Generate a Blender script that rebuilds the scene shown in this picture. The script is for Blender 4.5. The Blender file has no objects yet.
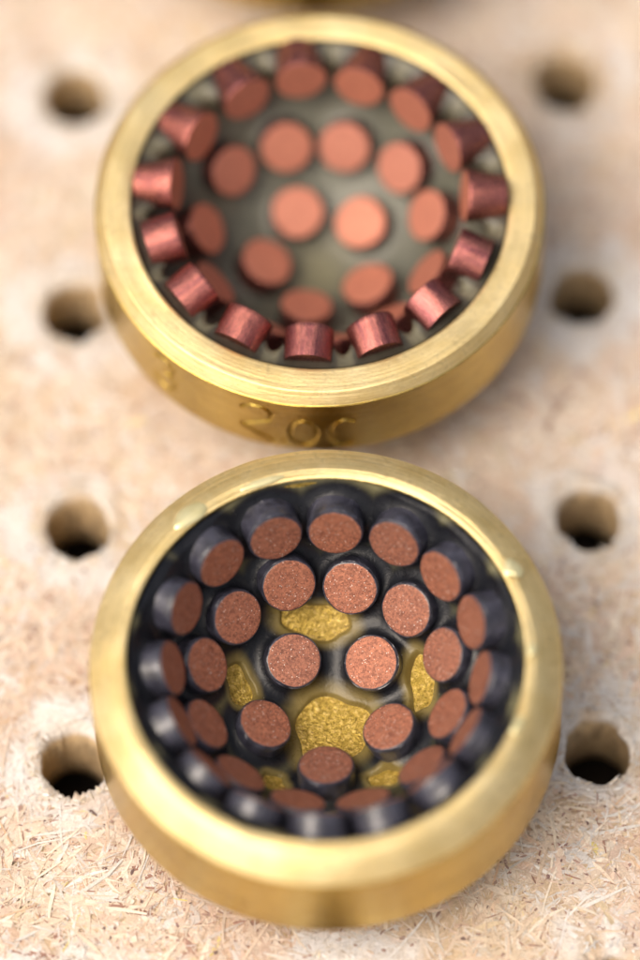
import bpy, math, random
import numpy as np
from mathutils import Vector, Matrix
rnd = random.Random(7)
rng = np.random.default_rng(7)
S = bpy.context.scene
C = S.collection
R = math.radians

# ------------------------------------------------------------ camera, world, sun, exposure
cam_d = bpy.data.cameras.new('camera')
cam = bpy.data.objects.new('camera', cam_d); C.objects.link(cam)
EL = R(62.5)
cam.location = (0, -60*math.cos(EL), 60*math.sin(EL))
cam.rotation_euler = (R(90)-EL, 0, 0)
cam_d.sensor_fit = 'VERTICAL'; cam_d.sensor_height = 36; cam_d.lens = 225
cam_d.clip_start = 1; cam_d.clip_end = 500
cam_d.dof.use_dof = True
cam_d.dof.focus_distance = 58.02
cam_d.dof.aperture_fstop = 0.225/4.0
S.camera = cam

SUN_EL, SUN_AZ = 58, 236        # azimuth clockwise from +Y (north): light comes from high on the left
w = bpy.data.worlds.new('World'); S.world = w; w.use_nodes = True
nt = w.node_tree; bg = nt.nodes['Background']
sky = nt.nodes.new('ShaderNodeTexSky'); sky.sky_type = 'NISHITA'; sky.sun_disc = False
sky.sun_elevation = R(SUN_EL); sky.sun_rotation = R(SUN_AZ)
sky.air_density = 1.0; sky.dust_density = 9.0; sky.ozone_density = 0.3
hs = nt.nodes.new('ShaderNodeHueSaturation'); hs.inputs['Saturation'].default_value = .6     # a thin even overcast
tn = nt.nodes.new('ShaderNodeMix'); tn.data_type = 'RGBA'; tn.blend_type = 'MULTIPLY'; tn.inputs[0].default_value = 1
tn.inputs[7].default_value = (1.0, .95, .88, 1)
nt.links.new(sky.outputs[0], hs.inputs['Color']); nt.links.new(hs.outputs[0], tn.inputs[6]); nt.links.new(tn.outputs[2], bg.inputs[0]); bg.inputs[1].default_value = 0.15
sd = bpy.data.lights.new('sun', 'SUN'); sd.energy = 0.85; sd.angle = R(42); sd.color = (1.0, 0.93, 0.84)
sun = bpy.data.objects.new('sun', sd); C.objects.link(sun)
az = R(SUN_AZ)
sdir = Vector((math.sin(az)*math.cos(R(SUN_EL)), math.cos(az)*math.cos(R(SUN_EL)), math.sin(R(SUN_EL))))
sun.rotation_euler = sdir.to_track_quat('Z', 'Y').to_euler()
sun.location = sdir*30
S.view_settings.view_transform = 'Standard'; S.view_settings.look = 'None'
S.view_settings.gamma = 1; S.view_settings.use_curve_mapping = False
S.view_settings.exposure = 0.32

# ------------------------------------------------------------ node helpers
def newmat(name):
    m = bpy.data.materials.new(name); m.use_nodes = True
    return m, m.node_tree, m.node_tree.nodes['Principled BSDF']
def N(nt, t, **kw):
    n = nt.nodes.new(t)
    for k, v in kw.items():
        if k[0] == '_': setattr(n, k[1:], v)
        else: n.inputs[k].default_value = v
    return n
def noise(nt, vec, scale, detail=4, rough=.55, dist=0):
    n = N(nt, 'ShaderNodeTexNoise', Scale=scale, Detail=detail, Roughness=rough, Distortion=dist)
    if vec is not None: nt.links.new(vec, n.inputs['Vector'])
    return n.outputs['Fac']
def ramp(nt, fac, stops, interp='LINEAR'):
    n = nt.nodes.new('ShaderNodeValToRGB'); e = n.color_ramp.elements
    n.color_ramp.interpolation = interp
    while len(e) < len(stops): e.new(.5)
    for el, (p, c) in zip(e, stops):
        el.position = p; el.color = (*c, 1) if not isinstance(c, (int, float)) else (c, c, c, 1)
    nt.links.new(fac, n.inputs[0]); return n.outputs[0]
def mix(nt, fac, a, b, mode='MIX'):
    n = nt.nodes.new('ShaderNodeMix'); n.data_type = 'RGBA'; n.blend_type = mode
    for sock, v in ((n.inputs[0], fac), (n.inputs[6], a), (n.inputs[7], b)):
        if hasattr(v, 'links'): nt.links.new(v, sock)
        elif isinstance(v, (int, float)): sock.default_value = v
        else: sock.default_value = (*v, 1)
    return n.outputs[2]
def math_(nt, op, a, b=0.0, c=None):
    n = nt.nodes.new('ShaderNodeMath'); n.operation = op
    for i, v in enumerate((a, b, c)):
        if v is None: continue
        if hasattr(v, 'links'): nt.links.new(v, n.inputs[i])
        else: n.inputs[i].default_value = v
    return n.outputs[0]
def bump(nt, bs, h, strength, dist, prev=None):
    n = N(nt, 'ShaderNodeBump', Strength=strength, Distance=dist)
    nt.links.new(h, n.inputs['Height'])
    if prev is not None: nt.links.new(prev, n.inputs['Normal'])
    nt.links.new(n.outputs[0], bs.inputs['Normal']); return n.outputs[0]
def objco(nt, rand=0.0):
    tc = nt.nodes.new('ShaderNodeTexCoord'); v = tc.outputs['Object']
    if rand:
        oi = nt.nodes.new('ShaderNodeObjectInfo')
        cx = nt.nodes.new('ShaderNodeCombineXYZ')
        nt.links.new(math_(nt, 'MULTIPLY', oi.outputs['Random'], rand), cx.inputs[0])
        nt.links.new(math_(nt, 'MULTIPLY', oi.outputs['Random'], rand*1.7), cx.inputs[1])
        ad = nt.nodes.new('ShaderNodeVectorMath'); ad.operation = 'ADD'
        nt.links.new(v, ad.inputs[0]); nt.links.new(cx.outputs[0], ad.inputs[1]); v = ad.outputs[0]
    return v

# ------------------------------------------------------------ materials
def mat_brass(name, rough=.33, tone=(0.80, 0.60, 0.27), dark=(0.60, 0.40, 0.13), turned=True, tarnish=.5, fine=.22):
    """turned brass: concentric tool marks, mottled tarnish, small nicks"""
    m, nt, b = newmat(name)
    v = objco(nt, 9.0)
    tc = nt.nodes.new('ShaderNodeTexCoord')
    n1 = noise(nt, v, 1.6, 5, .6, .4); n2 = noise(nt, v, 9, 6, .65, .6); n3 = noise(nt, v, 45, 4, .6)
    f = math_(nt, 'ADD', math_(nt, 'MULTIPLY', n1, .6), math_(nt, 'MULTIPLY', n2, .4))
    col = mix(nt, ramp(nt, f, [(.38, 0.0), (.62, 1.0)]), dark, tone)
    col = mix(nt, math_(nt, 'MULTIPLY', ramp(nt, n2, [(.56, 0.0), (.70, 1.0)]), tarnish), col, (0.34, 0.24, 0.09))
    nt.links.new(col, b.inputs['Base Color'])
    b.inputs['Metallic'].default_value = 1.0
    rr = math_(nt, 'ADD', math_(nt, 'MULTIPLY', n2, .34), rough-.17)
    nt.links.new(rr, b.inputs['Roughness'])
    if turned:
        sp = nt.nodes.new('ShaderNodeSeparateXYZ'); nt.links.new(tc.outputs['Object'], sp.inputs[0])
        rad = math_(nt, 'SQRT', math_(nt, 'ADD', math_(nt, 'MULTIPLY', sp.outputs[0], sp.outputs[0]), math_(nt, 'MULTIPLY', sp.outputs[1], sp.outputs[1])))
        cx = nt.nodes.new('ShaderNodeCombineXYZ')
        nt.links.new(math_(nt, 'MULTIPLY', rad, 1.0), cx.inputs[0]); nt.links.new(math_(nt, 'MULTIPLY', sp.outputs[2], 1.0), cx.inputs[1])
        g = noise(nt, cx.outputs[0], 38, 3, .7)
        g2 = noise(nt, cx.outputs[0], 90, 2, .6)
        col = mix(nt, .45, col, ramp(nt, g, [(.3, .50), (.5, 1.0), (.7, 1.12)]), 'MULTIPLY')
        nt.links.new(col, b.inputs['Base Color'])
        # short bright and dull nicks left by handling
        mp = nt.nodes.new('ShaderNodeMapping'); mp.inputs['Scale'].default_value = (2.2, 9.0, 5.0); mp.inputs['Rotation'].default_value = (0, 0, .6); nt.links.new(v, mp.inputs[0])
        sc = noise(nt, mp.outputs[0], 6, 5, .75, .3)
        col = mix(nt, ramp(nt, sc, [(.60, 0.0), (.66, .55)]), col, (0.42, 0.31, 0.14))
        col = mix(nt, ramp(nt, sc, [(.33, .6), (.38, 0.0)]), col, (0.92, 0.80, 0.52))
        nt.links.new(col, b.inputs['Base Color'])
        bp = bump(nt, b, g, .45, .02); bp = bump(nt, b, sc, .2, .02, bp); bp = bump(nt, b, g2, .25, .01, bp)
        bp = bump(nt, b, n3, fine, .012, bp)
    else:
        bp = bump(nt, b, n3, .35, .02)
    return m
M_rim = mat_brass('brass_turned', .50, (0.93, 0.77, 0.43), (0.82, 0.63, 0.28), tarnish=.45)
M_side = mat_brass('brass_side', .20, (0.74, 0.54, 0.14), (0.50, 0.34, 0.07), tarnish=.75, fine=.10)

def mat_bowlbrass():
    m, nt, b = newmat('brass_rough_cast'); v = objco(nt)
    n = noise(nt, v, 22, 5, .7, .3); vo = N(nt, 'ShaderNodeTexVoronoi', Scale=34.0); nt.links.new(v, vo.inputs['Vector'])
    nt.links.new(ramp(nt, n, [(.30, (0.30, 0.20, 0.03)), (.5, (0.66, 0.46, 0.09)), (.68, (0.98, 0.75, 0.26))]), b.inputs['Base Color'])
    b.inputs['Metallic'].default_value = .9; b.inputs['Roughness'].default_value = .34
    bp = bump(nt, b, n, .7, .05); bump(nt, b, vo.outputs['Distance'], .5, .02, bp)
    b.inputs['Coat Weight'].default_value = .3; b.inputs['Coat Roughness'].default_value = .2
    return m
M_cast = mat_bowlbrass()

def mat_cement(name, rough, coat, sp=.5):
    m, nt, b = newmat(name); v = objco(nt)
    at = nt.nodes.new('ShaderNodeAttribute'); at.attribute_name = 'tint'
    n = noise(nt, v, 7, 5, .6, .5); n2 = noise(nt, v, 60, 3, .6)
    col = mix(nt, .5, at.outputs['Color'], ramp(nt, n, [(.3, .55), (.7, 1.35)]), 'MULTIPLY')
    vo = N(nt, 'ShaderNodeTexVoronoi', Scale=16.0); nt.links.new(v, vo.inputs['Vector'])
    dust = ramp(nt, vo.outputs['Distance'], [(.0, 1.0), (.055, 1.0), (.075, 0.0)])
    col = mix(nt, math_(nt, 'MULTIPLY', dust, ramp(nt, n, [(.52, 0.0), (.6, .7)])), col, (0.45, 0.42, 0.36))
    nt.links.new(col, b.inputs['Base Color'])
    nt.links.new(math_(nt, 'ADD', math_(nt, 'MULTIPLY', n, .25), rough-.12), b.inputs['Roughness'])
    b.inputs['Specular IOR Level'].default_value = sp
    b.inputs['Coat Weight'].default_value = coat; b.inputs['Coat Roughness'].default_value = .12
    bp = bump(nt, b, n, .25, .06); bump(nt, b, n2, .18, .012, bp)
    return m
M_cemt = mat_cement('grey_cement', .5, .12)
M_cemb = mat_cement('glossy_pitch', .30, .10, .22)

def mat_copper(name, col_a, col_b, rough, metal, speck, streak=False):
    m, nt, b = newmat(name); v = objco(nt, 40.0)
    if streak:      # streaks along the pellet put its bright highlights into the colour
        mp = nt.nodes.new('ShaderNodeMapping'); mp.inputs['Scale'].default_value = (1.3, 1.3, .16); nt.links.new(v, mp.inputs[0]); v = mp.outputs[0]
    oi = nt.nodes.new('ShaderNodeObjectInfo')
    n = noise(nt, v, 10, 6, .65, .3); n2 = noise(nt, v, 70, 5, .75)
    c = mix(nt, ramp(nt, n, [(.3, 0.0), (.7, 1.0)]), col_a, col_b)
    c = mix(nt, .55, c, ramp(nt, n2, [(.28, .45), (.5, 1.0), (.75, 1.5)]), 'MULTIPLY')
    c = mix(nt, .6, c, ramp(nt, oi.outputs['Random'], [(0, (.85, .85, .9)), (1, (1.2, 1.1, 1.0))]), 'MULTIPLY')
    if speck:
        vg = N(nt, 'ShaderNodeTexVoronoi', Scale=60.0); nt.links.new(v, vg.inputs['Vector'])
        c = mix(nt, .75, c, ramp(nt, vg.outputs['Color'], [(.1, (.5, .45, .45)), (.5, (1, 1, 1)), (.9, (1.55, 1.5, 1.4))]), 'MULTIPLY')
        vo = N(nt, 'ShaderNodeTexVoronoi', Scale=46.0); nt.links.new(v, vo.inputs['Vector'])
        sep = nt.nodes.new('ShaderNodeSeparateXYZ'); nt.links.new(vo.outputs['Color'], sep.inputs[0])
        siz = math_(nt, 'MULTIPLY', sep.outputs[0], .40)
        sk = math_(nt, 'LESS_THAN', vo.outputs['Distance'], math_(nt, 'SUBTRACT', siz, .14))
        c = mix(nt, math_(nt, 'MULTIPLY', sk, speck), c, (0.80, 0.72, 0.66))
        pit = math_(nt, 'LESS_THAN', n2, .40)
        c = mix(nt, math_(nt, 'MULTIPLY', pit, .6), c, (0.06, 0.025, 0.02))
        # faint lapping scratches, turned differently on every pellet
        mp = nt.nodes.new('ShaderNodeMapping'); mp.inputs['Scale'].default_value = (3, 60, 3); nt.links.new(v, mp.inputs[0])
        sc = noise(nt, mp.outputs[0], 1.5, 3, .6, .1)
        c = mix(nt, ramp(nt, sc, [(.62, 0.0), (.70, .35)]), c, (0.62, 0.40, 0.30))
    nt.links.new(c, b.inputs['Base Color'])
    b.inputs['Metallic'].default_value = metal
    nt.links.new(math_(nt, 'ADD', math_(nt, 'MULTIPLY', n2, .3), rough-.15), b.inputs['Roughness'])
    bp = bump(nt, b, n2, .5, .014); bump(nt, b, n, .2, .03, bp)
    return m
M_cuface = mat_copper('lapped_copper', (0.27, 0.108, 0.070), (0.35, 0.152, 0.098), .5, .45, .95)
M_cutop = mat_copper('worn_copper', (0.42, 0.165, 0.115), (0.54, 0.225, 0.15), .42, .4, .0)
M_cuside = mat_copper('copper_side', (0.17, 0.055, 0.070), (0.50, 0.195, 0.155), .26, .95, .0, True)  # mauve base carries the sky's reflection, orange the highlight streaks

def mat_coat():
    m, nt, b = newmat('dark_pitch_skin'); v = objco(nt, 20.0)
    n = noise(nt, v, 6, 5, .6, .4)
    nt.links.new(ramp(nt, n, [(.3, (0.010, 0.010, 0.016)), (.7, (0.058, 0.058, 0.085))]), b.inputs['Base Color'])
    b.inputs['Roughness'].default_value = .34; b.inputs['Coat Weight'].default_value = .6; b.inputs['Coat Roughness'].default_value = .14
    bump(nt, b, n, .6, .06); return m
M_coat = mat_coat()

def mat_lacquer():
    m, nt, b = newmat('dried_lacquer'); v = objco(nt)
    n = noise(nt, v, 5, 4)
    nt.links.new(ramp(nt, n, [(.3, (0.62, 0.55, 0.27)), (.7, (0.78, 0.72, 0.42))]), b.inputs['Base Color'])
    b.inputs['Metallic'].default_value = .55
    b.inputs['Roughness'].default_value = .3; b.inputs['Coat Weight'].default_value = .6; b.inputs['Coat Roughness'].default_value = .1
    bump(nt, b, n, .2, .03); return m
M_lacq = mat_lacquer()

def mat_board():
    m, nt, b = newmat('particle_board'); v = objco(nt)
    at = nt.nodes.new('ShaderNodeAttribute'); at.attribute_name = 'tint'
    n = noise(nt, v, 6, 6, .7, .8); n2 = noise(nt, v, 30, 5, .7)
    c = mix(nt, .8, at.outputs['Color'], ramp(nt, n, [(.3, (.68, .60, .52)), (.5, (1, .97, .93)), (.7, (1.12, 1.1, 1.08))]), 'MULTIPLY')
    c = mix(nt, .5, c, ramp(nt, n2, [(.3, .6), (.55, 1.1)]), 'MULTIPLY')
    c = mix(nt, 1.0, c, (.90, .90, .92), 'MULTIPLY')
    nt.links.new(c, b.inputs['Base Color']); b.inputs['Roughness'].default_value = .8
    bp = bump(nt, b, n, .5, .05); bump(nt, b, n2, .4, .02, bp); return m
M_board = mat_board()
def mat_chip():
    m, nt, b = newmat('wood_chip'); v = objco(nt)
    at = nt.nodes.new('ShaderNodeAttribute'); at.attribute_name = 'tint'
    n = noise(nt, v, 28, 4, .7, 1.5)
    c = mix(nt, .7, at.outputs['Color'], ramp(nt, n, [(.3, .72), (.6, 1.12)]), 'MULTIPLY')
    c = mix(nt, 1.0, c, (.88, .88, .91), 'MULTIPLY')
    nt.links.new(c, b.inputs['Base Color']); b.inputs['Roughness'].default_value = .62
    bump(nt, b, n, .4, .012); return m
M_chip = mat_chip()

# ------------------------------------------------------------ object helpers
def tag(o, label=None, cat=None, group=None, kind=None):
    for k, v in (('label', label), ('category', cat), ('group', group), ('kind', kind)):
        if v: o[k] = v
    return o
def mk(name, me, parent=None, mats=()):
    for m in mats:
        if m.name not in [x.name for x in me.materials if x]: me.materials.append(m)
    o = bpy.data.objects.new(name, me); C.objects.link(o)
    if parent: o.parent = parent
    return o
def mesh(name, V, F, smooth=True, angle=None, matidx=None):
    me = bpy.data.meshes.new(name)
    V = np.asarray(V, dtype=np.float32); F = np.asarray(F, dtype=np.int32)
    k = F.shape[1]
    me.vertices.add(len(V)); me.vertices.foreach_set('co', V.ravel())
    me.loops.add(F.size); me.loops.foreach_set('vertex_index', F.ravel())
    me.polygons.add(len(F)); me.polygons.foreach_set('loop_start', np.arange(0, F.size, k, dtype=np.int32))
    me.update(calc_edges=True)
    me.polygons.foreach_set('use_smooth', [smooth]*len(F))
    if matidx is not None: me.polygons.foreach_set('material_index', np.asarray(matidx, dtype=np.int32))
    if angle: me.set_sharp_from_angle(angle=angle)
    return me
def tint(me, cols):
    a = me.color_attributes.new('tint', 'FLOAT_COLOR', 'POINT')
    a.data.foreach_set('color', np.c_[cols, np.ones(len(cols))].astype(np.float32).ravel())
def revolve(prof, n, ang=None):
    """prof (k,2) r,z -> grid of quads k rows x n columns, closed around"""
    a = np.linspace(0, 2*np.pi, n, endpoint=False) if ang is None else ang
    prof = np.asarray(prof); k = len(prof)
    V = np.zeros((k, n, 3)); V[..., 0] = prof[:, :1]*np.cos(a); V[..., 1] = prof[:, :1]*np.sin(a); V[..., 2] = prof[:, 1:2]
    i = np.arange(k-1)[:, None]*n; j = np.arange(n)[None]; j2 = (j+1) % n
    F = np.stack([i+j, i+j2, i+n+j2, i+n+j], -1).reshape(-1, 4)
    return V, F
# cheap value noise on numpy arrays (sum of random plane waves)
class Waves:
    def __init__(s, seed, freq, n=14, dim=3):
        r = np.random.default_rng(seed); d = r.normal(size=(n, dim)); d /= np.linalg.norm(d, axis=1)[:, None]
        s.k = d*freq*r.uniform(.5, 1.6, (n, 1)); s.p = r.uniform(0, 6.28, n)
    def __call__(s, P): return np.sin(P@s.k.T+s.p).sum(-1)/math.sqrt(len(s.p)/2)
def sstep(x, a, b):
    t = np.clip((x-a)/(b-a), 0, 1); return t*t*(3-2*t)

# ------------------------------------------------------------ the particle board and its drilled holes
O0 = np.array([0.119, -0.540]); GA = np.array([2.562, 0.081]); GB = np.array([-0.044, 2.528])
HOLES = {(i, j): O0+i*GA+j*GB for i in range(-3, 4) for j in range(-4, 7)}
for k, d in {(-1, 2): (.0, .01), (1, 2): (-.05, .02), (-1, 1): (.0, 0), (1, 1): (.02, .02), (-1, 0): (.03, .06), (1, 0): (-.01, -.01), (1, -1): (-.02, -.01)}.items():
    HOLES[k] = HOLES[k]+np.array(d)
HC = np.array(list(HOLES.values()))
w1, w2, w3, w4 = Waves(1, 1.3), Waves(2, 4.5), Waves(3, 14), Waves(4, 2.2)
def hole_dist(P): return np.sqrt(((P[:, None, :2]-HC[None])**2).sum(-1)).min(1)
def board_tint(P, base=None):
    P3 = np.c_[P[:, :2], np.zeros(len(P))]
    a = w1(P3)*.5+w2(P3)*.3; b = w4(P3)*.5+w3(P3)*.35
    col = np.array([0.60, 0.47, 0.33])[None]*np.ones((len(P), 1)) if base is None else base
    pink = sstep(a, .1, 1.1)[:, None]*.45; col = col*(1-pink)+np.array([0.54, 0.37, 0.27])*pink
    ye = sstep(-a, .3, 1.2)[:, None]*.35; col = col*(1-ye)+np.array([0.66, 0.52, 0.32])*ye
    d = hole_dist(P)
    wr = sstep(.78+.10*w2(P3)+.05*w3(P3)-d, 0, .22)*sstep(b, -1.1, .5)*(d > .2)
    wr = wr[:, None]*.95
    return col*(1-wr)+np.array([0.72, 0.70, 0.67])*wr
NS = 144; HR = .312
def cell(i, j):
    c = HOLES[i, j]; g0 = O0+i*GA+j*GB
    t = np.linspace(0, 2*np.pi, NS, endpoint=False)+R(45)
    dx, dy = np.cos(t), np.sin(t); m = np.maximum(abs(dx), abs(dy))
    sq = g0+(dx/m*.5)[:, None]*GA+(dy/m*.5)[:, None]*GB
    ci = np.c_[np.cos(t), np.sin(t)]
    s3 = np.c_[ci*1.7+c, np.full(NS, 3.1*i+j)]
    rag = (.007*w3(s3*.35)+.012*w2(s3*.8)+.006*w3(s3*1.3))*(1+.7*w4(s3))
    up = np.clip(np.sin(t), 0, 1)**1.5
    mouth = HR*(1+.05)+rag*1.2+up*.10
    rows = []
    for q in np.linspace(0, 1, 15)[:-1]**.8:
        p = sq*(1-q)+(c+ci*mouth[:, None])*q
        z = np.zeros(NS)
        rows.append(np.c_[p, z])
    for k, (f, z) in enumerate([(1, -.004), (.7, -.03), (.4, -.09), (.18, -.19), (.05, -.32), (0, -.45), (0, -.62), (0, -.80)]):
        rr = HR+(mouth-HR)*f+(.008*w3(np.c_[ci*2, np.full(NS, z*3+i+5*j)]) if k > 2 else 0)
        rows.append(np.c_[c+ci*rr[:, None], np.full(NS, z)])
    rows.append(np.c_[c+ci*(HR+.02), np.full(NS, -.82)]); rows.append(np.c_[sq, np.full(NS, -.82)])
    return np.stack(rows)
V, F, T = [], [], []; off = 0
for (i, j) in HOLES:
    G = cell(i, j); k = len(G)
    flat = G.reshape(-1, 3).copy()
    inner = np.zeros(k*NS, bool); inner[NS:-NS] = True
    top = flat[:, 2] > -.01
    # gentle hills and dents of the sanded surface, kept off the cell borders so that cells meet
    flat[:, 2] += np.where(top & inner, .006*w2(flat*np.array([1, 1, 0]))+.003*w3(flat*np.array([1, 1, 0])), 0)
    V.append(flat)
    a = np.arange(k-1)[:, None]*NS; b = np.arange(NS)[None]; b2 = (b+1) % NS
    F.append((np.stack([a+b, a+b2, a+NS+b2, a+NS+b], -1).reshape(-1, 4))+off)
    ct = board_tint(flat)
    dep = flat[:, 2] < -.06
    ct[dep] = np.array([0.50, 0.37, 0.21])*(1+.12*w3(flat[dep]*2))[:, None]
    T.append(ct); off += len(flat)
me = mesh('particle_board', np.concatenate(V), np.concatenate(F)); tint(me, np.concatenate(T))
board = mk('particle_board', me, mats=[M_board]); tag(board, 'pale particle board drilled with a square grid of round holes', kind='structure')
m_, nt_b, b_ = newmat('dark_backing'); b_.inputs['Base Color'].default_value = (.05, .035, .025, 1); b_.inputs['Roughness'].default_value = .8  # dark sheet added below the board so the drilled holes look black
bx0, bx1, by0, by1 = -9.2, 9.4, -12.5, 17.0
gx, gy = np.meshgrid(np.linspace(bx0, bx1, 20), np.linspace(by0, by1, 30)); G = np.c_[gx.ravel(), gy.ravel(), np.full(gx.size, -1.75)]
i_ = (np.arange(29)[:, None]*20+np.arange(19)[None]).ravel()
tag(mk('hole_backing', mesh('hole_backing', G, np.c_[i_, i_+1, i_+21, i_+20]), mats=[m_]), 'dark sheet added under the board to darken its holes', kind='structure')
edge = []                                   # the four sawn edges of the board, carried down to the added dark sheet
cr = [O0+x*GA+y*GB for x, y in ((-3.5, -4.5), (3.5, -4.5), (3.5, 6.5), (-3.5, 6.5))]
EV = [(*p, z) for p in cr for z in (0, -1.74)]
mk('board_edge', mesh('board_edge', EV, [[0, 2, 3, 1], [2, 4, 5, 3], [4, 6, 7, 5], [6, 0, 1, 7]], smooth=False), board, [M_board])

# wood flakes pressed into the board surface
def flakes(n, seed, lr, wr, pal, pw, z0, zr, name, tilt=.05, region=(-4.3, 4.3, -6.2, 8.5), dens=None):
    r = np.random.default_rng(seed)
    P = np.c_[r.uniform(region[0], region[1], n), r.uniform(region[2], region[3], n)]
    L = r.uniform(*lr, n)*r.uniform(.4, 1, n); W = r.uniform(*wr, n)
    L = np.where(P[:, 1] > -2, L*1.0, L)
    swirl = w1(np.c_[P, np.zeros(n)])*1.3+w4(np.c_[P, np.ones(n)])*.8
    A = swirl+r.normal(0, .9, n)
    D = np.c_[np.cos(A), np.sin(A)]; Q = np.c_[-D[:, 1], D[:, 0]]
    ok = np.ones(n, bool)
    for s in (-.5, 0, .5):
        E = P+D*(L*s)[:, None]
        dm = E[:, None]-HC[None]; dd = np.sqrt((dm**2).sum(-1)); dd -= .10*(dm[..., 1] > .1)
        ok &= dd.min(1) > HR+.05+W
    P, L, W, D, Q, A = P[ok], L[ok], W[ok], D[ok], Q[ok], A[ok]; n = len(P)
    zc = z0+r.uniform(0, zr, n); tl = r.normal(0, tilt, n); bw = r.normal(0, .18, n)
    ts = np.array([-.5, -.22, .2, .5])
    wid = np.stack([r.uniform(.1, .6, n), r.uniform(.7, 1, n), r.uniform(.7, 1, n), r.uniform(.1, .6, n)], 1)
    V = np.zeros((n, 8, 3))
    for k in range(4):
        c = P+D*(L*ts[k])[:, None]+Q*(bw*L*(ts[k]**2))[:, None]
        for s in (0, 1):
            sg = 1 if s else -1
            V[:, k*2+s, :2] = c+Q*(W*wid[:, k]*.5*sg)[:, None]
            V[:, k*2+s, 2] = np.maximum(zc+tl*L*ts[k]+sg*W*.5*r.normal(0, .12, n), .001)
    f = np.array([[0, 2, 3, 1], [2, 4, 5, 3], [4, 6, 7, 5]])
    F = (np.arange(n)[:, None, None]*8+f[None]).reshape(-1, 4)
    me = mesh(name, V.reshape(-1, 3), F, smooth=False)
    ci = r.choice(len(pal), n, p=np.array(pw)/sum(pw))
    col = np.array(pal)[ci]*r.uniform(.85, 1.13, (n, 1))
    mixc = board_tint(np.c_[P, np.zeros(n)], col)
    col = np.where((ci[:, None] >= len(pal)-2), col, mixc)
    tint(me, np.repeat(col, 8, 0))
    o = mk(name, me, board, [M_chip]); tag(o, kind='stuff'); return o
PAL = [(0.69, 0.56, 0.43), (0.67, 0.51, 0.40), (0.73, 0.63, 0.51), (0.60, 0.43, 0.31), (0.66, 0.53, 0.35), (0.69, 0.65, 0.60), (0.34, 0.19, 0.14), (0.74, 0.62, 0.22)]
flakes(26000, 11, (.14, .75), (.02, .10), PAL, [30, 24, 26, 7, 4, 20, 1.6, .3], .001, .009, 'wood_flakes', .02)
flakes(62000, 12, (.04, .26), (.005, .022), PAL, [28, 20, 24, 12, 4, 22, 6, .6], .004, .014, 'wood_fibres', .05)
flakes(3200, 15, (.25, .95), (.012, .045), [(.76, .67, .54), (.74, .60, .46), (.72, .69, .63), (.66, .46, .30), (.70, .55, .40)], [5, 4, 4, 1, 1], .012, .010, 'pale_strands', .02)
# dark bark specks
flakes(3600, 13, (.02, .11), (.008, .05), [(0.27, 0.16, 0.14), (0.38, 0.25, 0.20), (0.16, 0.10, 0.09)], [3, 4, 1], .012, .006, 'bark_specks', .03)
def torn(seed):
    # torn fibres standing round the lip of every hole
    r = np.random.default_rng(seed); Vs, cols = [], []
    for c in HC:
        for _ in range(150):
            a = r.uniform(0, 2*np.pi); rad = HR+.035+.10*max(0, math.sin(a))**1.5+abs(r.normal(0, .05))
            p = np.array([*(c+rad*np.array([math.cos(a), math.sin(a)])), .008])
            th = a+r.normal(math.pi/2, .9); L = r.uniform(.03, .13); W = r.uniform(.006, .03)
            d = np.array([math.cos(th), math.sin(th), r.normal(.0, .22)])*L/2; q = np.array([-math.sin(th), math.cos(th), r.normal(0, .5)])*W/2
            lift = np.array([0, 0, abs(d[2])+.006])
            Vs += [p-d*1.0+lift, p+q*r.uniform(.6, 1.2)+lift, p+d+lift, p-q+lift]
            if r.random() < .12: q = q*2.6; d = d*1.3
            k = r.random(); co = (.74, .72, .68) if k < .6 else (.70, .60, .45) if k < .9 else (.50, .36, .24)
            cols += [np.array(co)*r.uniform(.85, 1.1)]*4
    me = mesh('torn_fibres', np.array(Vs), np.arange(len(Vs)).reshape(-1, 4), smooth=False); tint(me, np.array(cols))
    tag(mk('torn_fibres', me, board, [M_chip]), kind='stuff')
torn(14)

# ------------------------------------------------------------ brass cups
def frame(tx, ty):
    n = Vector((tx, ty, 1)).normalized(); a = (Vector((1, 0, 0))-n*n.x).normalized(); b = n.cross(a)
    return Matrix((a, b, n)).transposed()
ZR = 1.95
def glyph_strokes():
    """the stamp on the side of the cup: polylines in (angle deg, height)"""
    def arc(cx, cz, rx, rz, a0, a1, n=14):
        return [(cx+rx*math.cos(R(a)), cz+rz*math.sin(R(a))) for a in np.linspace(a0, a1, n)]
    g = []
    two = arc(-16.2, 1.60, 3.9, .14, 165, 10, 10)+[(-12.6, 1.52), (-13.2, 1.47), (-19.8, 1.30), (-20.2, 1.27), (-12.0, 1.08)]
    g.append(two)
    g.append([(-9.3, 1.10), (-9.2, 1.09)])
    g.append(arc(-4.2, 1.31, 3.4, .25, 0, 360, 30))
    g.append(arc(6.2, 1.31, 3.7, .26, 55, 300, 22))
    g.append(arc(-43.5, 1.60, 3.3, .13, 150, -80, 14)+arc(-43.5, 1.33, 3.6, .15, 80, -150, 14))
    return g
def seg_dist(P, A, B):
    d = B-A; L = (d@d) or 1e-9
    t = np.clip(((P-A)@d)/L, 0, 1); return np.sqrt(((P-A-t[:, None]*d)**2).sum(-1))
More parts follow.
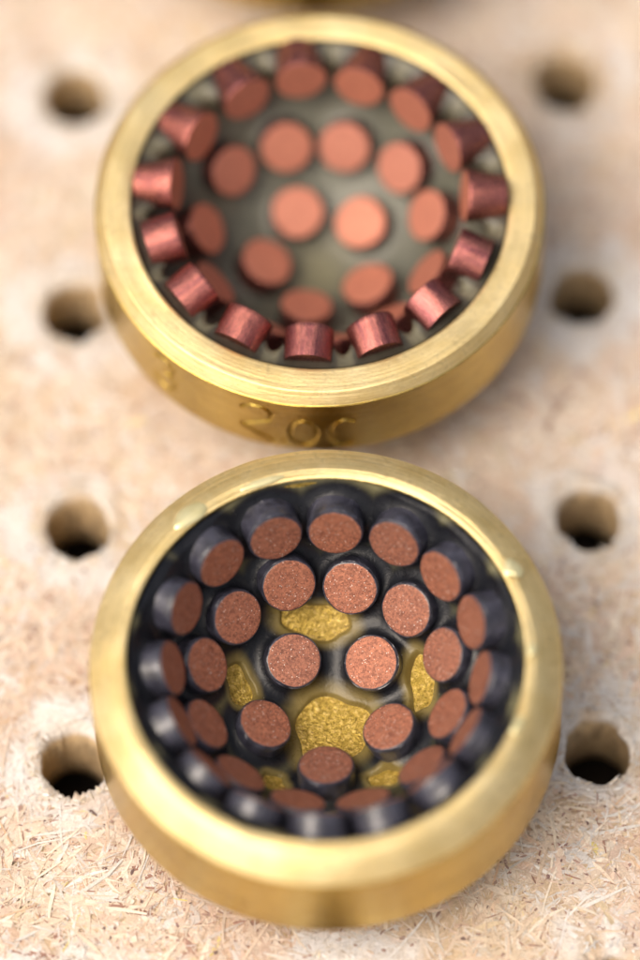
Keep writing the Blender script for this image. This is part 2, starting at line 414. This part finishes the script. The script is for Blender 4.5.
def cup_body(Ro, Ri, h, Rin, stamped, seed, chamf, ZR, zb, edge=False):
    """one lathe: bowl, land, chamfer, band, undercut, stem; h = height of the bowl's sphere centre over the rim"""
    th_open = math.atan2(Ri, h)
    ths = np.linspace(.0003, th_open, 40)
    ro = math.hypot(Ri, h)
    rr = Rin+(ro-Rin)*sstep(ths, R(62), th_open)
    bowl = [(rr[k]*math.sin(t), ZR+h-rr[k]*math.cos(t)) for k, t in enumerate(ths)]
    if edge:   # rolled-over edge, worn by hand
        ch = [(Ro-chamf*x, ZR-chamf*y) for x, y in ((1.1, .01), (1.0, .05), (.80, .20), (.52, .44), (.24, .72), (.03, .95), (0, 1.06))]
    top = [(Ri+.012, ZR+.004), (Ri+.03, ZR+.008)]+[(Ri+.03+(Ro-chamf*(1.15 if edge else 1)-Ri-.03)*q, ZR+.008) for q in (.25, .5, .75, 1)]
    if not edge: ch = [(Ro-chamf+.012, ZR+.003), (Ro-chamf*.66, ZR-chamf*.30), (Ro-chamf*.33, ZR-chamf*.64), (Ro-.012, ZR-chamf*.98), (Ro, ZR-chamf*1.05)]
    side = [(Ro, z) for z in np.linspace(ch[-1][1], zb+.04, 70 if stamped else 14)[1:]]
    low = [(Ro-.012, zb+.012), (Ro-.05, zb), (Ro-.30, zb-.02), (Ro-.55, zb-.18), (Ro-.95, zb-.45), (Ro-1.35, zb-.62), (.62, zb-.68), (.60, zb-.70), (.60, .012), (.28, .010), (.27, -.02), (.265, -.55), (.24, -.6), (.01, -.6)]
    prof = bowl+top+ch+side+low
    n = 900 if stamped else 256
    V, F = revolve(prof, n)
    wv = Waves(seed, 2.0); wf = Waves(seed+1, 9.0)
    nb, ntp, nc, nsd = len(bowl), len(top), len(ch), len(side)
    if edge:        # bevel shaped shallower on the far side to brighten the rim there
        b_ = slice(nb+ntp, nb+ntp+nc); f_ = .76-.24*V[b_, :, 1]/Ro
        V[b_, :, 2] = ZR+.008+(V[b_, :, 2]-ZR-.008)*f_
    # hand-worn edge: chamfer width wanders, land is slightly wavy
    s = slice(nb+2, nb+ntp+nc)
    P = V[s].reshape(-1, 3); V[s, :, 2] += ((.013 if edge else .006)*wv(P)+.003*wf(P)).reshape(V[s].shape[:2])
    if stamped:
        s = slice(nb+ntp+nc, nb+ntp+nc+nsd)
        P = V[s].reshape(-1, 3)
        A = np.degrees(np.arctan2(P[:, 1], P[:, 0]))+90; A = np.where(A > 180, A-360, A)
        UV = np.c_[A*math.pi/180*Ro, P[:, 2]]
        d = np.full(len(P), 9.)
        near = (A > -52) & (A < 16)
        for st in glyph_strokes():
            st = np.array([(a*math.pi/180*Ro, z) for a, z in st])
            for q in range(len(st)-1):
                d[near] = np.minimum(d[near], seg_dist(UV[near], st[q], st[q+1]))
        dr = -.026*np.clip(1-d/.026, 0, 1)+.004*np.exp(-((d-.044)/.015)**2)
        k = (Ro+dr)/Ro
        V[s, :, 0] *= k.reshape(V[s].shape[:2]); V[s, :, 1] *= k.reshape(V[s].shape[:2])
    row = np.repeat(np.arange(len(prof)-1), n)
    mi = np.where(row < nb-1, 1, np.where(row < nb+ntp+nc-2, 0, 2))
    return mesh('body', V.reshape(-1, 3), F, angle=R(17), matidx=mi)

def cup_cement(Ri, h, Rc, Rin, pel, rp, style, patches, seed, ZR):
    """poured cement lining: thickness varies, climbs the pellets, leaves some brass bare"""
    nt_, nph = 170, 420
    th_open = math.atan2(Ri, h)-.004
    th = np.linspace(.0003, th_open, nt_)[:, None]; ph = np.linspace(0, 2*np.pi, nph, endpoint=False)[None]
    D = np.stack([np.sin(th)*np.cos(ph), np.sin(th)*np.sin(ph), -np.cos(th)*np.ones_like(ph)], -1).reshape(-1, 3)
    TH = np.repeat(th[:, 0], nph)
    ro = math.hypot(Ri, h)-.012
    base = Rc+(ro-Rc)*sstep(TH, R(60) if style == 'pitch' else R(79), th_open)
    brass = Rin+(math.hypot(Ri, h)-Rin)*sstep(TH, R(62), th_open)
    wv, wf = Waves(seed, 3.2), Waves(seed+1, 11)
    nz = wv(D); nf = wf(D); wb = Waves(seed+5, 7.0)
    PD = np.array([[math.sin(R(t))*math.cos(R(p)), math.sin(R(t))*math.sin(R(p)), -math.cos(R(t))] for t, p in pel])
    ang = np.arccos(np.clip(D@PD.T, -1, 1)); dist = ang.min(1)*Rc-rp
    srt = np.sort(ang, 1)*Rc-rp
    rr = base-.018*nz-.006*nf
    if style == 'pitch':
        df = 1-.35*sstep(TH, R(56), R(66))
        rr -= .03*sstep(TH, R(58), R(66)); rr -= df*np.minimum(.15*np.exp(-np.clip(ang*Rc-rp+.02, 0, 9)/.065).sum(1), .21)
        rr -= .022*wb(D)
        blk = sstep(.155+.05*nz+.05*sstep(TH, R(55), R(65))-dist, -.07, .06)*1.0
        col = np.array([0.072, 0.070, 0.040])*np.ones((len(D), 1))
        col = col*(1+.22*nz[:, None])
        warm = sstep(nz+.4*nf, .5, 1.6)[:, None]*.5; col = col*(1-warm)+np.array([0.20, 0.17, 0.07])*warm
        rim = sstep(TH, th_open-.14, th_open)[:, None]*.6; col = col*(1-rim)+np.array([0.24, 0.22, 0.12])*rim
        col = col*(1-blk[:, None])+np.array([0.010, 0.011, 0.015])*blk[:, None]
    else:
        rr -= (.05+.07*sstep(TH, R(66), R(74)))*np.exp(-np.clip(dist, 0, 9)/.045)
        col = np.array([0.115, 0.118, 0.090])*(1+.12*nz[:, None])
        ctr = sstep(.34-TH+.05*nz, 0, .3)[:, None]*.7; col = col*(1-ctr)+np.array([0.17, 0.155, 0.08])*ctr
        rim = sstep(TH+.04*nz, th_open-.30, th_open-.08)[:, None]*.65; col = col*(1-rim)+np.array([0.14, 0.125, 0.075])*rim
        dk = sstep(.05-dist, 0, .05)[:, None]*.75; col = col*(1-dk)+np.array([0.03, 0.028, 0.025])*dk  # contact shade round each pellet's foot painted as a dark ring
    for (t, p, ax, ay, rot) in patches:
        c = np.array([math.sin(R(t))*math.cos(R(p)), math.sin(R(t))*math.sin(R(p)), -math.cos(R(t))])
        e1 = np.cross([0, 1, 0], c); e1 /= np.linalg.norm(e1); e2 = np.cross(c, e1)
        if e2[1] < 0: e2 = -e2
        if e1[0] < 0: e1 = -e1
        x, y = D@e1*Rc, D@e2*Rc; fr = (D@c) > .3
        cr, sr = math.cos(R(rot)), math.sin(R(rot)); u, v = (x*cr+y*sr)/ax, (-x*sr+y*cr)/ay
        q = (abs(u)**2.4+abs(v)**2.4)**(1/2.4)+.06*wb(D)+.06*nf+.08*np.sin(3*np.arctan2(v, u)+p)+.07*np.sin(5*np.arctan2(v, u)+2*p)
        m = sstep(1.10-q, 0, .20)*fr*sstep(dist, -.02, .06)
        rr = rr*(1-m)+(brass+.03)*m
        hl = (sstep(1.75-q, 0, .65)*fr)[:, None]*.75; col = col*(1-hl)+np.array([0.24, 0.18, 0.055])*hl
    rr = np.where(TH > th_open-.03, np.minimum(np.maximum(rr, ro-.004), brass-.003), rr)
    V = D*rr[:, None]; V[:, 2] += ZR+h
    i = np.arange(nt_-1)[:, None]*nph; j = np.arange(nph)[None]; j2 = (j+1) % nph
    F = np.stack([i+j, i+j2, i+nph+j2, i+nph+j], -1).reshape(-1, 4)
    me = mesh('cement', V, F); tint(me, np.clip(col, .004, 1)); return me

def pellet_mesh(rp, length, rb, seed, chip):
    n = 56; wv = Waves(seed, 3.0); wf = Waves(seed+50, 12.0)
    prof = [(.002, 0)]+[(rp*q, 0) for q in (.3, .6, .85)]+[(rp-.012, 0), (rp-.004, -.004), (rp, -.014), (rp-.002, -.05)]
    prof += [(rp+(rb-rp)*q, -.05-(length-.05)*q) for q in (.2, .4, .6, .8, 1)]
    prof += [(rb*.5, -length), (.002, -length)]
    V, F = revolve(prof, n)
    P = V.reshape(-1, 3); e = (np.hypot(P[:, 0], P[:, 1])/rp)**3
    k = 1+e*(.010*wv(P/rp)+.006*wf(P/rp))
    P[:, 0] *= k; P[:, 1] *= k
    if chip:    # a knocked edge
        a = chip; d = (P[:, 0]*math.cos(a)+P[:, 1]*math.sin(a))-rp*.93
        P[:, 2] -= np.clip(d, 0, 1)*.5
    row = np.repeat(np.arange(len(prof)-1), n)
    return mesh('pellet', P, F, angle=R(40), matidx=np.where(row < 4, 0, 1))
def coat_mesh(rp, length, seed):
    n = 56; wv = Waves(seed, 2.5); wf = Waves(seed+9, 9.0)
    prof = [(rp-.004, -.020), (rp+.006, -.022), (rp+.009, -.035)]+[(rp+.010+.035*q**3, -.035-(length-.035)*q) for q in (.15, .35, .55, .75, .9, 1)]
    V, F = revolve(prof, n); P = V.reshape(-1, 3)
    s = np.clip(-(P[:, 2]+.03)/.2, 0, 1); k = 1+s*(.022*wv(P/rp)+.012*wf(P/rp))
    P[:, 0] *= k; P[:, 1] *= k
    P[:n, 2] += .006*wf(P[:n]*4)
    return mesh('coating', P, F, angle=R(60))
def pellet_matrix(t, p, Rf, h, jit, r, ZR):
    d = Vector((math.sin(R(t))*math.cos(R(p)), math.sin(R(t))*math.sin(R(p)), -math.cos(R(t))))
    q = (-d).to_track_quat('Z', 'Y').to_matrix().to_4x4()
    J = Matrix.Rotation(R(r.uniform(-jit, jit)), 4, 'X')@Matrix.Rotation(R(r.uniform(-jit, jit)), 4, 'Y')
    return Matrix.Translation(d*Rf+Vector((0, 0, ZR+h)))@q@J@Matrix.Rotation(r.uniform(0, 6.28), 4, 'Z')

def cup(name, label, ctr, tilt, Ro, Ri, h, Rf, Rc, Rin, pellets, rp, style, patches, stamped, seed, chamf, jit, ZR, zb):
    e = bpy.data.objects.new(name, None); C.objects.link(e); e.empty_display_size = .3
    tag(e, label, 'lapping cup', 'brass cups pegged in the board')
    M = frame(*tilt)
    e.location = Vector((ctr[0], ctr[1], 1.95))-M.col[2]*1.95; e.rotation_euler = M.to_euler()
    mk('body', cup_body(Ro, Ri, h, Rin, stamped, seed, chamf, ZR, zb, style == 'pitch'), e, [M_rim, M_cast, M_side])
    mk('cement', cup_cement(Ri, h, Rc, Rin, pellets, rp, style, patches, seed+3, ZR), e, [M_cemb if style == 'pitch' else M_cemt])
    ln = Rc-Rf+.06; r = random.Random(seed)
    if style == 'pitch':
        vs = [pellet_mesh(rp, ln, rp, seed+k, c) for k, c in enumerate((0, 0, 0, 2.1))]
        cs = [coat_mesh(rp, ln-.02, seed+k) for k in range(4)]
    else:
        vs = [pellet_mesh(rp, ln, rp*.94, seed+k, c) for k, c in enumerate((0, 0, 4.0, 0))]+[pellet_mesh(rp, ln+.04, rp*f, seed+k, 0) for k, f in enumerate((.70, .76, .73, .80))]+[pellet_mesh(rp*.93, ln-.02, rp*.91, seed+k, c) for k, c in enumerate((0, 2.0, 0, 0))]
    for me in vs:
        for m in ((M_cuface, M_coat) if style == 'pitch' else (M_cutop, M_cuside)): me.materials.append(m)
    for k, (t, p) in enumerate(pellets):
        q = r.randrange(4)
        if style != 'pitch' and t > 70: q += 4 if math.sin(R(p)) > -.05 else 8
        o = mk('pellet', vs[q], e); o.matrix_local = pellet_matrix(t, p, Rf, h, jit, r, ZR)
        if style == 'pitch':
            mk('coating', cs[r.randrange(4)], o, [M_coat])
    return e

TOP = [(23.0, 113.5), (23.0, 44.9), (22.7, 327.4), (23.1, 256.5), (21.6, 184.3),
       (48.1, 77.1), (50.6, 44.8), (49.1, 13.9), (51.7, 338.4), (51.2, 306.1), (56.0, 274.2), (55.0, 242.3), (54.2, 208.2), (51.0, 175.0), (52.0, 139.3), (49.1, 107.7),
       (79.9, 97.6), (78.4, 73.9), (78.4, 50.5), (79.6, 26.7), (82.0, 2.3), (80, 338.0), (80, 314.0), (80, 290.0), (80, 266.0), (80, 242.0), (80, 218.0), (80, 194.5), (80.8, 171.5), (78.2, 146.0), (78.3, 120.5)]
BOT = [(23.2, 48.0), (22.8, 340.2), (22.1, 268.5), (22.7, 195.8), (21.9, 122.9),
       (47.3, 108.1), (44.8, 78.5), (45.8, 48.2), (46.9, 18.6), (47.4, 347.6), (48.5, 318.5), (48.0, 286.8), (46.8, 256.3), (47.6, 226.4), (48.0, 196.9), (47.4, 166.2), (46.6, 137.5),
       (67.3, 109.0), (66.3, 86.6), (67.3, 63.7), (66.8, 41.9), (66.9, 19.6), (66.5, 356.8), (65.5, 334.5), (66.5, 312.0), (66.5, 289.5), (66.5, 267.0), (66.5, 244.5), (66, 222.0), (65.5, 200), (66, 177.9), (68.0, 154), (69.0, 131.7)]
cup('lapping_cup', 'brass cup stamped on its side, bare copper pellets set in matt grey cement', (-.003, 2.066), (-.005, -.010),
    2.229, 1.874, .209, 1.443, 1.74, 1.82, TOP, .264, 'cement', [], True, 21, .11, 1.6, 1.98, .92)
cup('lapping_cup', 'nearest brass cup, copper pellets with black sides in glossy dark pitch with bare brass patches', (.055, -2.984), (-.018, -.018),
    2.253, 1.895, .325, 1.596, 1.86, 1.895, BOT, .266, 'pitch',
    [(31.5, 96.8, .31, .15, -8), (3.0, 300, .34, .32, 10), (29, 163, .14, .23, 20), (31, 17, .15, .28, -5), (27, 309.5, .15, .10, 0), (28, 232.9, .12, .10, 0)], False, 41, .23, 1.2, 2.11, .78)
third = cup('lapping_cup', 'brass cup pegged behind the stamped cup, only its near side in view', tuple(O0+3*GB+np.array([-.09, .09])), (0, 0),
    2.23, 1.874, .209, 1.443, 1.74, 1.82, TOP, .264, 'cement', [], False, 61, .11, 1.6, 1.98, .92)

# dried lacquer runs on the land of the nearest cup (stuck on: parts of it)
near = [o for o in S.objects if o.name == 'lapping_cup.001'][0]
def lacquer(phi, r0, r1, wdeg, seed):
    n, k = 40, 12; wv = Waves(seed, 2.2)
    t = np.linspace(0, 2*np.pi, n, endpoint=False)
    q = np.linspace(0, 1, k)[:, None]
    out = 1+.16*wv(np.c_[np.cos(t), np.sin(t), 0*t]*1.3)
    x = q*out*np.cos(t); y = q*out*np.sin(t)
    rad = (r0+r1)/2+x*(r1-r0)/2; an = R(phi)+y*R(wdeg)/2
    z = 2.118+(np.interp(rad, [1.99, 2.0, 2.07, 2.13, 2.2, 2.25], [2.118, 2.11, 2.064, 2.009, 1.944, 1.87])-2.118)*(.76-.24*np.sin(an))+.014+.018*(1-q**4)*np.ones_like(t)-.004*(q > .99)
    V = np.stack([rad*np.cos(an), rad*np.sin(an), z*np.ones_like(t)], -1).reshape(-1, 3)
    i = np.arange(k-1)[:, None]*n; j = np.arange(n)[None]; j2 = (j+1) % n
    F = np.stack([i+j, i+n+j, i+n+j2, i+j2], -1).reshape(-1, 4)
    mk('lacquer_run', mesh('lacquer_run', V, F), near, [M_lacq])
lacquer(131, 1.90, 2.10, 11, 1); lacquer(108, 1.90, 1.98, 14, 2); lacquer(27, 1.90, 2.10, 6, 3); lacquer(1, 1.90, 2.00, 5, 4); lacquer(338, 1.90, 1.98, 6, 5)
